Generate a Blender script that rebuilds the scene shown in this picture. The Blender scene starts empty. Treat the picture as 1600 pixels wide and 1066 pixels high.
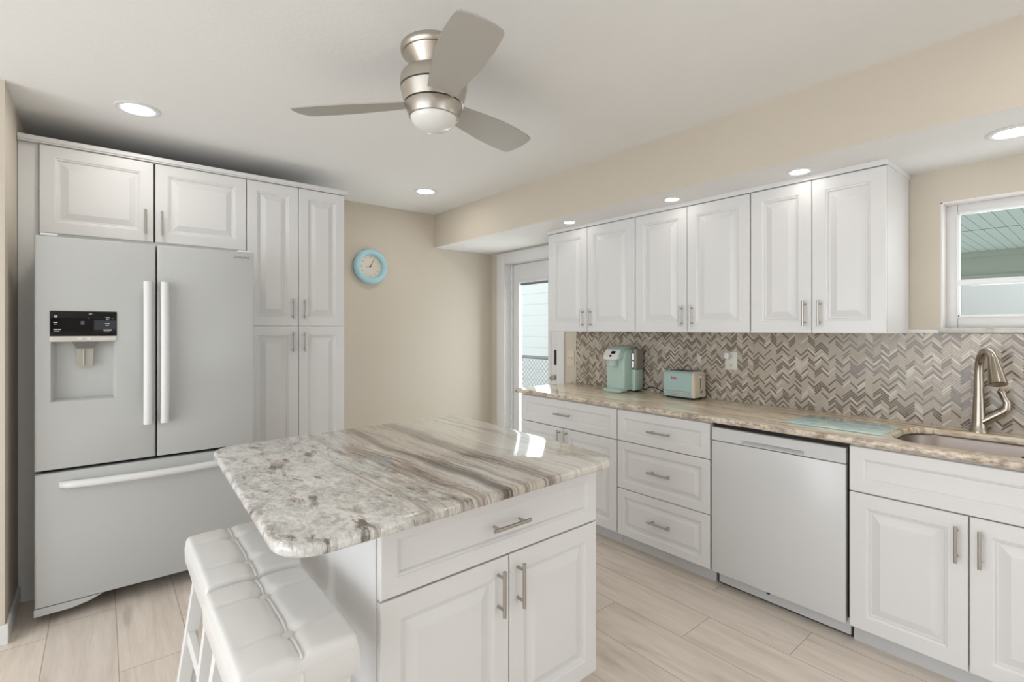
import bpy, bmesh, math, random
from mathutils import Vector, Matrix
random.seed(7)
S = bpy.context.scene
C = S.collection

# ------------------------------------------------------------------ camera, world, big lights, exposure
cam_d = bpy.data.cameras.new('camera')
cam = bpy.data.objects.new('camera', cam_d); C.objects.link(cam)
cam_d.sensor_width = 36.0
cam_d.lens = 776.0 / 1600.0 * 36.0
cam_d.shift_y = -19.7 / 1600.0
cam_d.clip_start = 0.02
cam.location = (0, 0, 1.36)
cam.rotation_euler = (math.radians(90), 0, math.radians(-39.5))
S.camera = cam

W = bpy.data.worlds.new('daylight'); S.world = W; W.use_nodes = True
_bg = W.node_tree.nodes['Background']
_bg.inputs['Color'].default_value = (0.90, 0.95, 1.0, 1)
_bg.inputs['Strength'].default_value = 2.1

S.view_settings.view_transform = 'Standard'
S.view_settings.look = 'None'
S.view_settings.gamma = 1
S.view_settings.use_curve_mapping = False
S.view_settings.exposure = -0.17

def area(name, loc, rot, sx, sy, power, col):
    d = bpy.data.lights.new(name, 'AREA'); d.shape = 'RECTANGLE'; d.size = sx; d.size_y = sy
    d.energy = power; d.color = col
    o = bpy.data.objects.new(name, d); C.objects.link(o); o.location = loc; o.rotation_euler = rot
    return o
R90 = math.radians(90)
# unseen fill lamps added behind the viewer and at left; daylight at rear window,
# the glass lite of the back door and the window over the sink
area('rear_fill_light', (1.7, -3.40, 1.10), (R90, 0, 0), 2.1, 1.9, 6, (0.93, 0.965, 1.0))  # fill lamp added in a wide rear opening that is made up too
area('rear_window_daylight', (-0.36, -3.40, 1.57), (R90, 0, 0), 0.26, 0.7, 3, (0.72, 0.88, 1.0))
area('side_fill_light', (-2.98, -0.9, 1.10), (0, -R90, 0), 1.9, 2.2, 13, (0.93, 0.965, 1.0))  # fill lamps added at left to brighten the faces turned that way
area('side_fill_light', (-2.98, 1.6, 1.10), (0, -R90, 0), 1.9, 2.2, 46, (0.93, 0.965, 1.0))
area('back_door_daylight', (3.34, 3.51, 1.10), (0, R90, 0), 1.6, 0.42, 16, (0.93, 0.965, 1.0))
area('sink_window_daylight', (3.32, -0.1, 1.66), (0, R90, 0), 0.5, 1.1, 5, (0.93, 0.965, 1.0))
DOWNLIGHT = 68.0
SOFFIT_LIGHT = 15.0

# ------------------------------------------------------------------ node helper
class X:
    """tiny expression wrapper around shader math nodes"""
    def __init__(s, g, out): s.g = g; s.o = out
    def _m(s, op, *a): return s.g.math(op, s, *a)
    def __add__(s, b): return s._m('ADD', b)
    __radd__ = __add__
    def __sub__(s, b): return s._m('SUBTRACT', b)
    def __rsub__(s, b): return s.g.math('SUBTRACT', b, s)
    def __mul__(s, b): return s._m('MULTIPLY', b)
    __rmul__ = __mul__
    def __truediv__(s, b): return s._m('DIVIDE', b)
    def floor(s): return s._m('FLOOR')
    def fract(s): return s._m('FRACT')
    def abs(s): return s._m('ABSOLUTE')
    def lt(s, b): return s._m('LESS_THAN', b)
    def gt(s, b): return s._m('GREATER_THAN', b)
    def mod(s, b): return s._m('FLOORED_MODULO', b)
    def min(s, b): return s._m('MINIMUM', b)
    def max(s, b): return s._m('MAXIMUM', b)
    def step(s, a, b):
        n = s.g.nt.nodes.new('ShaderNodeMapRange'); n.interpolation_type = 'SMOOTHSTEP'
        s.g.put(n.inputs['Value'], s); n.inputs['From Min'].default_value = a; n.inputs['From Max'].default_value = b
        return X(s.g, n.outputs['Result'])

class G:
    def __init__(s, name):
        s.m = bpy.data.materials.new(name); s.m.use_nodes = True; s.nt = s.m.node_tree
        s.b = s.nt.nodes['Principled BSDF']
        s.tc = None
    def put(s, sock, v):
        if isinstance(v, X): s.nt.links.new(v.o, sock)
        elif hasattr(v, 'is_output'): s.nt.links.new(v, sock)
        else:
            if sock.type == 'RGBA' and len(v) == 3: v = (*v, 1)
            sock.default_value = v
    def math(s, op, *a):
        n = s.nt.nodes.new('ShaderNodeMath'); n.operation = op
        for i, v in enumerate(a): s.put(n.inputs[i], v)
        return X(s, n.outputs[0])
    def obj(s):
        if not s.tc: s.tc = s.nt.nodes.new('ShaderNodeTexCoord')
        return s.tc.outputs['Object']
    def xyz(s, v=None):
        n = s.nt.nodes.new('ShaderNodeSeparateXYZ'); s.put(n.inputs[0], v or s.obj())
        return [X(s, o) for o in n.outputs]
    def vec(s, x, y, z):
        n = s.nt.nodes.new('ShaderNodeCombineXYZ')
        for i, v in enumerate((x, y, z)): s.put(n.inputs[i], v)
        return n.outputs[0]
    def noise(s, v, scale=1, detail=4, rough=.5, dist=0):
        n = s.nt.nodes.new('ShaderNodeTexNoise'); s.put(n.inputs['Vector'], v)
        n.inputs['Scale'].default_value = scale; n.inputs['Detail'].default_value = detail
        n.inputs['Roughness'].default_value = rough; n.inputs['Distortion'].default_value = dist
        return X(s, n.outputs['Fac'])
    def white(s, v):
        n = s.nt.nodes.new('ShaderNodeTexWhiteNoise'); n.noise_dimensions = '3D'; s.put(n.inputs['Vector'], v)
        return X(s, n.outputs['Value'])
    def mix(s, f, a, b):
        n = s.nt.nodes.new('ShaderNodeMix'); n.data_type = 'RGBA'
        s.put(n.inputs[0], f); s.put(n.inputs[6], a); s.put(n.inputs[7], b)
        return n.outputs[2]
    def ramp(s, f, stops):
        n = s.nt.nodes.new('ShaderNodeValToRGB'); s.put(n.inputs[0], f); e = n.color_ramp.elements
        while len(e) < len(stops): e.new(0.5)
        for el, (p, c) in zip(e, stops): el.position = p; el.color = (*c, 1)
        return n.outputs[0]
    def bump(s, h, strength=.2, dist=.002):
        n = s.nt.nodes.new('ShaderNodeBump'); n.inputs['Strength'].default_value = strength
        n.inputs['Distance'].default_value = dist; s.put(n.inputs['Height'], h)
        s.nt.links.new(n.outputs[0], s.b.inputs['Normal'])
    def set(s, color=None, rough=None, metal=None, **k):
        if color is not None: s.put(s.b.inputs['Base Color'], color)
        if rough is not None: s.put(s.b.inputs['Roughness'], rough)
        if metal is not None: s.put(s.b.inputs['Metallic'], metal)
        for n, v in k.items(): s.put(s.b.inputs[n.replace('_', ' ')], v)
        return s.m

def plain(name, col, rough=.4, metal=0, var=.03, scale=6, bump=0, bscale=120, **k):
    g = G(name)
    f = g.noise(g.obj(), scale, 3)
    c2 = tuple(min(1, c * (1 + var)) for c in col); c1 = tuple(c * (1 - var) for c in col)
    g.set(g.mix(f, c1, c2), rough, metal, **k)
    if bump: g.bump(g.noise(g.obj(), bscale, 4, .6), bump, .002)
    return g.m

M = {}
M['cab'] = plain('white_cabinet_paint', (.77, .765, .76), .33, var=.012)
M['toe'] = plain('toe_kick_laminate', (.62, .62, .62), .45)
M['fridge'] = plain('fridge_enamel', (.52, .53, .52), .3, var=.01)
M['handle_white'] = plain('white_plastic', (.78, .78, .775), .22)
M['gap'] = plain('dark_gasket_and_gap_shade', (.012, .012, .012), .6)
M['disp_black'] = plain('black_glass', (.004, .004, .005), .06)
M['disp_black'].node_tree.nodes['Principled BSDF'].inputs['Specular IOR Level'].default_value = .3
M['silver'] = plain('silver_plastic', (.62, .60, .54), .35, .4)
M['paddle'] = plain('paddle_metal', (.42, .40, .35), .4, .2)
M['greyp'] = plain('grey_plastic', (.16, .15, .14), .35)
M['letter'] = plain('grey_lettering', (.28, .28, .28), .4)
M['wletter'] = plain('white_print', (.6, .62, .62), .4)
M['wall'] = plain('beige_wall_paint', (.63, .565, .475), .7, var=.015, bump=.22, bscale=70)
M['ceil'] = plain('white_ceiling_texture', (.86, .855, .84), .8, var=.012, bump=.5, bscale=45)
M['trim'] = plain('white_trim_paint', (.78, .775, .77), .35, var=.01)
M['reveal'] = plain('window_reveal_paint', (.80, .765, .74), .6, var=.015)
M['vinyl'] = plain('white_window_vinyl', (.78, .765, .75), .3)
M['bead'] = plain('bright_white_vinyl', (.88, .89, .90), .3)
M['dw'] = plain('dishwasher_enamel', (.67, .67, .67), .22, var=.01)
M['leather'] = plain('white_faux_leather', (.74, .735, .72), .30, var=.015, bump=.06, bscale=400)
M['stoolwood'] = plain('white_stool_paint', (.80, .80, .79), .3)
M['mint'] = plain('mint_plastic', (.48, .63, .56), .28)
M['mint2'] = plain('aqua_enamel', (.40, .56, .545), .2)
M['cream'] = plain('cream_plastic', (.70, .62, .50), .35)
M['chrome'] = plain('chrome', (.75, .74, .72), .12, 1)
M['smoke'] = plain('smoky_grey_tank', (.25, .22, .19), .15)
M['black'] = plain('black_plastic', (.01, .01, .01), .35)
M['cord'] = plain('black_rubber', (.01, .01, .01), .5)
M['red'] = plain('red_print', (.55, .03, .04), .4)
M['clockring'] = plain('aqua_clock_rim', (.42, .68, .76), .3)
M['dial'] = plain('cream_dial', (.78, .72, .62), .5)
M['switch'] = plain('cream_switch_plate', (.72, .64, .52), .4)
M['plate'] = plain('white_outlet_plate', (.74, .73, .66), .35)
M['blade'] = plain('fan_blade_taupe', (.42, .395, .355), .42, var=.01)
M['globe'] = plain('opal_glass', (.82, .82, .79), .25)
M['lock'] = plain('dark_lock', (.02, .018, .016), .4)
M['siding'] = plain('white_siding', (.76, .78, .76), .6)
M['green'] = plain('green_grey_render', (.46, .49, .41), .7, var=.06)
M['soffitv'] = None
M['paleblue'] = plain('pale_blue_render', (.88, .91, .94), .7)
M['concrete'] = plain('pale_concrete', (.62, .61, .58), .8, var=.06)
M['galv'] = plain('galvanised_wire', (.22, .225, .23), .5, .3)

def brushed(name, col, rough, sc):
    g = G(name); x, y, z = g.xyz()
    f = g.noise(g.vec(x * sc[0], y * sc[1], z * sc[2]), 1, 2)
    g.set(g.mix(f, tuple(c * .85 for c in col), col), rough, 1.0)
    return g.m
M['nickel'] = brushed('brushed_nickel', (.50, .475, .44), .32, (300, 300, 300))
M['fan'] = brushed('satin_nickel_fan', (.58, .54, .48), .34, (8, 8, 300))
M['faucet'] = brushed('brushed_nickel_faucet', (.46, .405, .34), .24, (60, 60, 400))
M['steel'] = brushed('stainless_basin', (.37, .325, .30), .3, (200, 10, 200))

def emissive(name, col, strength):
    g = G(name); f = g.noise(g.obj(), 3, 1)
    g.set(col, .5); g.put(g.b.inputs['Emission Color'], g.mix(f, col, tuple(min(1, c * 1.02) for c in col)))
    g.b.inputs['Emission Strength'].default_value = strength
    return g.m
M['lens'] = emissive('downlight_lens', (1.0, .955, .89), DOWNLIGHT)
M['lens_small'] = emissive('soffit_light_lens', (1.0, .955, .89), SOFFIT_LIGHT)

def glass(name):
    m = bpy.data.materials.new(name); m.use_nodes = True; nt = m.node_tree
    nt.nodes.remove(nt.nodes['Principled BSDF'])
    out = nt.nodes['Material Output']
    t = nt.nodes.new('ShaderNodeBsdfTransparent'); t.inputs[0].default_value = (.96, .98, .97, 1)
    gl = nt.nodes.new('ShaderNodeBsdfGlossy'); gl.inputs['Roughness'].default_value = .02
    fr = nt.nodes.new('ShaderNodeFresnel'); fr.inputs[0].default_value = 1.35
    mx = nt.nodes.new('ShaderNodeMixShader')
    ge = nt.nodes.new('ShaderNodeNewGeometry'); om = nt.nodes.new('ShaderNodeMath'); om.operation = 'SUBTRACT'; om.inputs[0].default_value = 1.0
    ml = nt.nodes.new('ShaderNodeMath'); ml.operation = 'MULTIPLY'
    nt.links.new(ge.outputs['Backfacing'], om.inputs[1]); nt.links.new(om.outputs[0], ml.inputs[0]); nt.links.new(fr.outputs[0], ml.inputs[1])
    nt.links.new(ml.outputs[0], mx.inputs[0]); nt.links.new(t.outputs[0], mx.inputs[1]); nt.links.new(gl.outputs[0], mx.inputs[2])
    nt.links.new(mx.outputs[0], out.inputs[0])
    return m
M['glass'] = glass('clear_glass')

def floor_mat():
    g = G('wood_look_plank_tile'); x, y, z = g.xyz()
    pw, pl = .2394, 1.2
    k = ((x - .0498) / pw).floor()
    fx = ((x - .0498) / pw).fract() * pw
    off = (g.math('SINE', k * 4.8748 + 2.0622) * 13.7067).fract() * pl
    r = ((y - off) / pl).floor()
    fy = ((y - off) / pl).fract() * pl
    gx = fx.min(pw - fx); gy = fy.min(pl - fy)
    grout = gx.min(gy).lt(.0014)
    rnd = g.white(g.vec(k, r, 3.0)); rnd2 = g.white(g.vec(k, r, 9.0))
    v = g.vec(x * 1.0 + rnd * 7, y * .09 + rnd2 * 5, 0.0)
    n1 = g.noise(v, 14, 6, .62, .6)
    n2 = g.noise(v, 60, 4, .6, .3)
    n3 = g.noise(g.vec(x + rnd2 * 3, y * .22 + rnd * 9, 0.0), 5, 4, .55, 1.2)
    n4 = g.noise(g.vec(x * 1.0 + rnd * 3, y * .05 + rnd2 * 8, 0.0), 150, 3, .6, .1)
    c = g.ramp(n1, [(.34, (.70, .61, .525)), (.5, (.81, .72, .63)), (.66, (.86, .775, .69))])
    c = g.mix(n2.step(.40, .70) * .22, c, (.60, .52, .455))
    c = g.mix(n4.step(.45, .75) * .14, c, (.46, .40, .35))
    c = g.mix(n3.step(.58, .74) * .55, c, (.40, .34, .30))
    c = g.mix(n1.step(.60, .70) * n2.step(.5, .7) * .4, c, (.34, .285, .24))
    c = g.mix((rnd - .55).max(0.0) * .75, c, (.56, .505, .48))
    c = g.mix(grout * .8, c, (.26, .215, .175))
    g.set(c, .38)
    g.bump(n2 * .3 - grout * 1.0, .12, .002)
    return g.m
M['floor'] = floor_mat()

def island_granite():
    g = G('grey_brown_streaked_granite'); x, y, z = g.xyz()
    w = g.noise(g.vec(x, y * .8, z), 2.0, 2, .5); w2 = g.noise(g.vec(x * 9, y * 4, z * 3), 1, 4, .6)
    u = x + y * .02 + (w - .5) * .13 + (w2 - .5) * .035
    sA = g.noise(g.vec(u * 24, y * .8, z * 2), 1, 10, .72, 0)       # streaks along y
    sB = g.noise(g.vec(u * 95, y * 3.2, z * 6), 1, 8, .74, 0)       # fine fibres
    cl = g.noise(g.vec(x * 13, y * 8, z * 9), 1, 10, .74, .5)       # crystalline clouds
    fi = g.noise(g.vec(x * 75, y * 50, z * 60), 1, 6, .72, .3)
    pale = g.ramp(cl * .58 + fi * .42, [(.38, (.36, .355, .335)), (.455, (.55, .545, .52)), (.52, (.72, .71, .68)), (.60, (.84, .83, .80))])
    cream = g.ramp(sA * .45 + sB * .55, [(.39, (.42, .38, .325)), (.46, (.63, .595, .53)), (.52, (.77, .745, .685)), (.60, (.84, .82, .77))])
    c = g.mix(u.step(.42, .74), pale, cream)
    fib = sA * .55 + sB * .45
    band = u.step(.24, .44) * (1.0 - u.step(.78, .92))
    core = u.step(.42, .54) * (1.0 - u.step(.74, .84))
    c = g.mix(fib.step(.42, .51) * (band * .45 + core * .40), c, (.43, .36, .31))
    c = g.mix(fib.step(.485, .55) * (band * .45 + core * .45), c, (.235, .19, .155))
    c = g.mix(fib.step(.535, .59) * (band * .45 + core * .5), c, (.085, .07, .055))
    brk = g.noise(g.vec(u * 7, y * 1.6, z), 1, 4, .6)
    d1 = (u - .60 - (sB - .5) * .07).abs(); d2 = (u - .79 - (sB - .5) * .05).abs()
    c = g.mix((1.0 - d1.step(.002, .030)) * brk.step(.38, .50) * .85, c, (.10, .08, .06))
    c = g.mix((1.0 - d2.step(.002, .022)) * brk.step(.36, .48) * .75, c, (.16, .125, .095))
    d3 = (u - 1.0 - (sB - .5) * .06).abs()
    c = g.mix((1.0 - d3.step(.002, .018)) * brk.step(.44, .56) * .7, c, (.32, .24, .19))
    c = g.mix(sA.step(.52, .60) * u.step(.86, .95) * .35, c, (.47, .41, .355))
    # blotches in the pale grey part
    bl = g.noise(g.vec(u * 17 + 3.3, y * 6.5 + x * 3, z * 3), 1, 7, .70, .25)
    bl2 = g.noise(g.vec(u * 30 + 1.1, y * 13 + x * 4, z * 3), 1, 6, .70, .25)
    left = 1.0 - u.step(.42, .62)
    c = g.mix(bl2.step(.545, .60) * left * .55, c, (.40, .375, .34))
    c = g.mix(bl.step(.555, .60) * left * .65, c, (.37, .30, .265))
    c = g.mix((bl * .6 + bl2 * .4).step(.56, .61) * left * .85, c, (.13, .11, .09))
    g.set(c, .07); g.b.inputs['Coat Weight'].default_value = .15
    g.b.inputs['Coat Roughness'].default_value = .03
    return g.m
M['granite_island'] = island_granite()

def counter_granite():
    g = G('cream_tan_streaked_granite'); x, y, z = g.xyz()
    w = g.noise(g.vec(x, y, z), 2.2, 3, .5)
    u = x + (w - .5) * .14
    s1 = g.noise(g.vec(u * 21, y * .5, z * 9), 1, 3, .5, .1)
    s2 = g.noise(g.vec(u * 60, y * 1.5, z * 25), 1, 6, .68, .2)
    sp = g.noise(g.vec(x * 60, y * 30, z * 70), 1, 6, .7)
    mo = g.noise(g.vec(x * 9, y * 7, z * 9), 1, 5, .6)
    st = (s1 * .78 + s2 * .22 - .5) * 1.7 + .5
    c = g.ramp(st, [(.30, (.46, .32, .20)), (.37, (.78, .61, .41)), (.42, (.95, .89, .76)), (.47, (.93, .84, .68)), (.505, (.56, .40, .26)), (.535, (.84, .70, .51)), (.60, (.95, .90, .79)), (.70, (.62, .46, .31))])
    c = g.mix(s2.step(.57, .68) * .28, c, (.56, .43, .31))
    e = 1.0 - x.step(.004, .022)      # the cut front edge shows the browner heart of the slab
    ec = g.ramp(sp * .6 + mo * .4, [(.38, (.15, .115, .085)), (.46, (.38, .30, .23)), (.53, (.66, .57, .46)), (.62, (.82, .76, .66))])
    c = g.mix(e * .85, c, ec)
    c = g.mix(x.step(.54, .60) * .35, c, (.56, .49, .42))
    g.set(c, .09)
    return g.m
M['granite'] = counter_granite()
def sill_granite():
    g = G('pale_marble_sill'); x, y, z = g.xyz()
    s1 = g.noise(g.vec(x * 6, y * 9, z * 20), 1, 7, .65, .7)
    g.set(g.ramp(s1, [(.3, (.36, .33, .29)), (.5, (.62, .60, .55)), (.68, (.74, .71, .66))]), .2)
    return g.m
M['sill'] = sill_granite()

def herringbone():
    g = G('herringbone_stone_mosaic'); x, y, z = g.xyz()
    h, n = .00965, 5
    a = (y + z) * (1 / (h * math.sqrt(2))); b = (z - y) * (1 / (h * math.sqrt(2)))
    i = a.floor(); j = b.floor()
    k = (i - j).mod(2.0 * n)
    hor = k.lt(n - .5)
    fa = a.fract(); fb = b.fract()
    # horizontal tile
    hx = a - (i - k); hid1 = i - k; hid2 = j
    eh = (hx.min(n - hx)).min(fb.min(1.0 - fb))
    # vertical tile : along j, k falls as j grows ; top cell has k = n
    l = (2.0 * n - 1.0) - k
    vy = b - (j - l)
    ev = (vy.min(n - vy)).min(fa.min(1.0 - fa))
    e = hor * eh + (1.0 - hor) * ev
    id1 = hor * hid1 + (1.0 - hor) * i
    id2 = hor * hid2 + (1.0 - hor) * (j - l)
    r = g.white(g.vec(id1, id2, hor * 1.0)); r2 = g.white(g.vec(id1, id2, hor + 5.0))
    c = g.ramp(r, [(0, (.47, .405, .335)), (.5, (.54, .47, .395)), (.8, (.50, .435, .365)), (.82, (.66, .595, .52)), (1, (.70, .64, .56))])
    across = hor * fb + (1.0 - hor) * fa
    strip = across.gt(.15) * across.lt(.86) * r2.lt(.34)
    c = g.mix(strip * .92, c, (.12, .092, .064))
    v = g.noise(g.vec(x * 60, a * .25 + b * .25, a * .9 - b * .9), 1, 4)
    c = g.mix(v.step(.4, .8) * .25, c, (.34, .29, .235))
    c = g.mix((1.0 - e.step(.02, .09)) * .8, c, (.31, .27, .22))
    g.set(c, r2 * .2 + .12)
    tilt = (r2 - .5) * hx * .10
    g.bump(e.step(.0, .12) + tilt * .0, .35, .0012)
    return g.m
M['mosaic'] = herringbone()

def board_mat():
    g = G('aqua_printed_glass'); x, y, z = g.xyz()
    w = g.noise(g.vec(x, y, z), 9, 4, .6, 1.0); w2 = g.noise(g.vec(x * 1.3 + 4, y * 1.3, z), 14, 3, .5, 1.5)
    c = g.ramp(w, [(.30, (.36, .62, .64)), (.45, (.56, .77, .75)), (.6, (.72, .85, .79)), (.75, (.80, .88, .82))])
    d1 = g.math('SQRT', (x - .06) * (x - .06) * 1.6 + (y - .11) * (y - .11) * 2.0)
    d2 = g.math('SQRT', (x - .27) * (x - .27) * 1.4 + (y - .13) * (y - .13) * 2.2)
    c = g.mix((1.0 - d1.step(.02, .07)) * w2.step(.35, .6) * .7, c, (.22, .40, .56))
    c = g.mix((1.0 - d2.step(.02, .08)) * w2.step(.35, .6) * .7, c, (.24, .42, .58))
    g.set(c, .08)
    return g.m
M['board'] = board_mat()

def lap_siding():
    g = G('white_lap_siding'); x, y, z = g.xyz()
    f = (z / .2).fract()
    g.set(g.mix(f.lt(.07) * .5, (.66, .68, .66), (.42, .44, .43)), .6)
    return g.m
M['siding'] = lap_siding()
def porch_soffit():
    g = G('pale_green_soffit_boards'); x, y, z = g.xyz()
    f = (y / .105).fract(); q = ((x - .03) / 3.9).fract()
    line = f.lt(.06).max(q.lt(.012))
    n = g.noise(g.obj(), 2, 3)
    g.set(g.mix(line * .8, g.mix(n, (.78, .88, .82), (.82, .91, .86)), (.10, .14, .12)), .6)
    return g.m
M['soffitv'] = porch_soffit()

# ------------------------------------------------------------------ mesh helper
class MB:
    def __init__(s): s.bm = bmesh.new(); s.mats = None
    def box(s, x0, x1, y0, y1, z0, z1, bev=0, seg=2):
        t = bmesh.new()
        r = bmesh.ops.create_cube(t, size=1.0)
        for v in r['verts']:
            v.co = Vector(((x0 + x1) / 2 + v.co.x * (x1 - x0), (y0 + y1) / 2 + v.co.y * (y1 - y0), (z0 + z1) / 2 + v.co.z * (z1 - z0)))
        if bev: bmesh.ops.bevel(t, geom=list(t.edges), offset=bev, segments=seg, affect='EDGES', profile=.5)
        s._join(t); return s
    def _join(s, t, mat=None):
        if mat is not None: bmesh.ops.transform(t, matrix=mat, verts=t.verts)
        me = bpy.data.meshes.new('tmp'); t.to_mesh(me); t.free(); s.bm.from_mesh(me); bpy.data.meshes.remove(me)
    def loft(s, loops, cap0=True, cap1=True, closed=True):
        rows = [[s.bm.verts.new(p) for p in l] for l in loops]
        n = len(rows[0])
        for a, b in zip(rows, rows[1:]):
            for i in range(n if closed else n - 1):
                j = (i + 1) % n
                try: s.bm.faces.new((a[i], a[j], b[j], b[i]))
                except ValueError: pass
        if cap0: s.bm.faces.new(list(reversed(rows[0])))
        if cap1: s.bm.faces.new(rows[-1])
        return s
    def tube(s, pts, r, seg=12, cap=True):
        pts = [Vector(p) for p in pts]; rr = r if isinstance(r, (list, tuple)) else [r] * len(pts)
        loops = []; up = None
        for i, p in enumerate(pts):
            d = (pts[min(i + 1, len(pts) - 1)] - pts[max(i - 1, 0)]).normalized()
            if up is None:
                up = Vector((0, 0, 1)) if abs(d.z) < .9 else Vector((1, 0, 0))
            a = d.cross(up).normalized(); up = a.cross(d).normalized()
            loops.append([p + (a * math.cos(t) + up * math.sin(t)) * rr[i] for t in [2 * math.pi * q / seg for q in range(seg)]])
        return s.loft(loops, cap, cap)
    def lathe(s, prof, center=(0, 0, 0), axis='Z', seg=48, cap0=True, cap1=True):
        c = Vector(center); loops = []
        for r, h in prof:
            l = []
            for q in range(seg):
                t = 2 * math.pi * q / seg; a, b = r * math.cos(t), r * math.sin(t)
                l.append(c + (Vector((a, b, h)) if axis == 'Z' else Vector((a, -h, b)) if axis == 'Y' else Vector((h, a, b))))
            loops.append(l)
        return s.loft(loops, cap0, cap1)
    def bar(s, p0, p1, w, d, w1=None, d1=None):
        p0, p1 = Vector(p0), Vector(p1); w1 = w1 or w; d1 = d1 or d
        t = (p1 - p0).normalized(); a = Vector((1, 0, 0)) if abs(t.x) < .8 else Vector((0, 1, 0))
        b = t.cross(a).normalized(); a = b.cross(t).normalized()
        f = lambda p, ww, dd: [p + a * ww / 2 * i + b * dd / 2 * j for i, j in ((-1, -1), (1, -1), (1, 1), (-1, 1))]
        return s.loft([f(p0, w, d), f(p1, w1, d1)])
    def panel(s, x0, x1, z0, z1, yb, t, prof):
        """cabinet front facing -y, nested rectangles prof = [(inset, height above slab front)]"""
        loops = [[(x0, yb, z0), (x1, yb, z0), (x1, yb, z1), (x0, yb, z1)]]
        for i, h in prof:
            y = yb - t - h
            loops.append([(x0 + i, y, z0 + i), (x1 - i, y, z0 + i), (x1 - i, y, z1 - i), (x0 + i, y, z1 - i)])
        return s.loft(loops)
    def slab(s, outer, inners, z0, z1, r, seg=4):
        """plate with rounded edges and optional holes; outlines are ccw lists of (x, y)"""
        def off(l, d):
            n = len(l); o = []
            for i in range(n):
                p, q, t = Vector(l[i - 1]), Vector(l[i]), Vector(l[(i + 1) % n])
                n1 = Vector(((q - p).y, -(q - p).x)).normalized(); n2 = Vector(((t - q).y, -(t - q).x)).normalized()
                m = (n1 + n2).normalized(); o.append(q - m * d / max(.5, m.dot(n1)))
            return o
        prof = [(r - r * math.sin(a), z0 + r - r * math.cos(a)) for a in [math.pi / 2 * q / seg for q in range(seg + 1)]]
        prof += [(r - r * math.cos(a), z1 - r + r * math.sin(a)) for a in [math.pi / 2 * q / seg for q in range(seg + 1)]]
        top, bot = [], []
        for l, sg in [(outer, 1)] + [(h, -1) for h in inners]:
            rows = [[s.bm.verts.new((*p, z)) for p in off(l, d * sg)] for d, z in prof]
            n = len(l)
            for a, b in zip(rows, rows[1:]):
                for i in range(n):
                    j = (i + 1) % n; q = (a[i], a[j], b[j], b[i])
                    s.bm.faces.new(q if sg > 0 else q[::-1])
            for row, acc in ((rows[0], bot), (rows[-1], top)):
                for i in range(n):
                    e = s.bm.edges.get((row[i], row[(i + 1) % n])); acc.append(e)
        for acc in (top, bot):
            bmesh.ops.triangle_fill(s.bm, use_beauty=True, use_dissolve=False, edges=acc)
        bmesh.ops.recalc_face_normals(s.bm, faces=s.bm.faces)
        return s
    def build(s, name, mat, parent=None, smooth=35, loc=None, recalc=True):
        if recalc: bmesh.ops.recalc_face_normals(s.bm, faces=s.bm.faces)
        me = bpy.data.meshes.new(name); s.bm.to_mesh(me); s.bm.free()
        for m in (mat if isinstance(mat, (list, tuple)) else [mat]): me.materials.append(m)
        if smooth:
            for p in me.polygons: p.use_smooth = True
            me.set_sharp_from_angle(angle=math.radians(smooth))
        o = bpy.data.objects.new(name, me); C.objects.link(o)
        if parent is not None: o.parent = parent
        if loc is not None: o.location = loc
        return o

def rrect(x0, x1, y0, y1, r, seg=8):
    """ccw rounded rectangle, r = radius or (r00, r10, r11, r01)"""
    r = r if isinstance(r, (list, tuple)) else [r] * 4
    pts = []
    for (cx, cy, a0), q in zip(((x0, y0, 180), (x1, y0, 270), (x1, y1, 0), (x0, y1, 90)), r):
        ccx = cx + q * (1 if cx == x0 else -1); ccy = cy + q * (1 if cy == y0 else -1)
        for i in range(seg + 1):
            a = math.radians(a0 + 90 * i / seg); pts.append((ccx + q * math.cos(a), ccy + q * math.sin(a)))
    return pts

def tag(o, label, cat, group=None, kind=None):
    o['label'] = label; o['category'] = cat
    if group: o['group'] = group
    if kind: o['kind'] = kind
    return o
def thing(name, label, cat, loc=(0, 0, 0), rz=0, group=None):
    o = bpy.data.objects.new(name, None); C.objects.link(o)
    o.location = loc; o.rotation_euler = (0, 0, math.radians(rz)); o.empty_display_size = .1
    return tag(o, label, cat, group)
def struct(o, label, cat): return tag(o, label, cat, kind='structure')
def copy_tree(o, loc, label):
    c = o.copy(); C.objects.link(c); c.location = loc; c['label'] = label
    for ch in list(o.children):
        d = ch.copy(); C.objects.link(d); d.parent = c
        for gch in list(ch.children):
            e = gch.copy(); C.objects.link(e); e.parent = d
    return c
def text(body, size, name, mat, parent, loc, rot, ext=.0006, align='CENTER'):
    d = bpy.data.curves.new(name, 'FONT'); d.body = body; d.size = size; d.extrude = ext
    d.align_x = align; d.align_y = 'CENTER'
    o = bpy.data.objects.new(name, d); C.objects.link(o); d.materials.append(mat)
    bpy.context.view_layer.update()
    me = bpy.data.meshes.new_from_object(o); bpy.data.objects.remove(o); bpy.data.curves.remove(d)
    o = bpy.data.objects.new(name, me); C.objects.link(o)
    o.parent = parent; o.location = loc; o.rotation_euler = rot
    return o

# key planes
XW, YB, XL, ZC = 3.09, 4.08, -0.325, 2.43
XS, ZS = 2.415, 2.12        # soffit face, soffit underside
XD = 2.474                  # base cabinet door faces
ZT = 0.898                  # counter top

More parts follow.
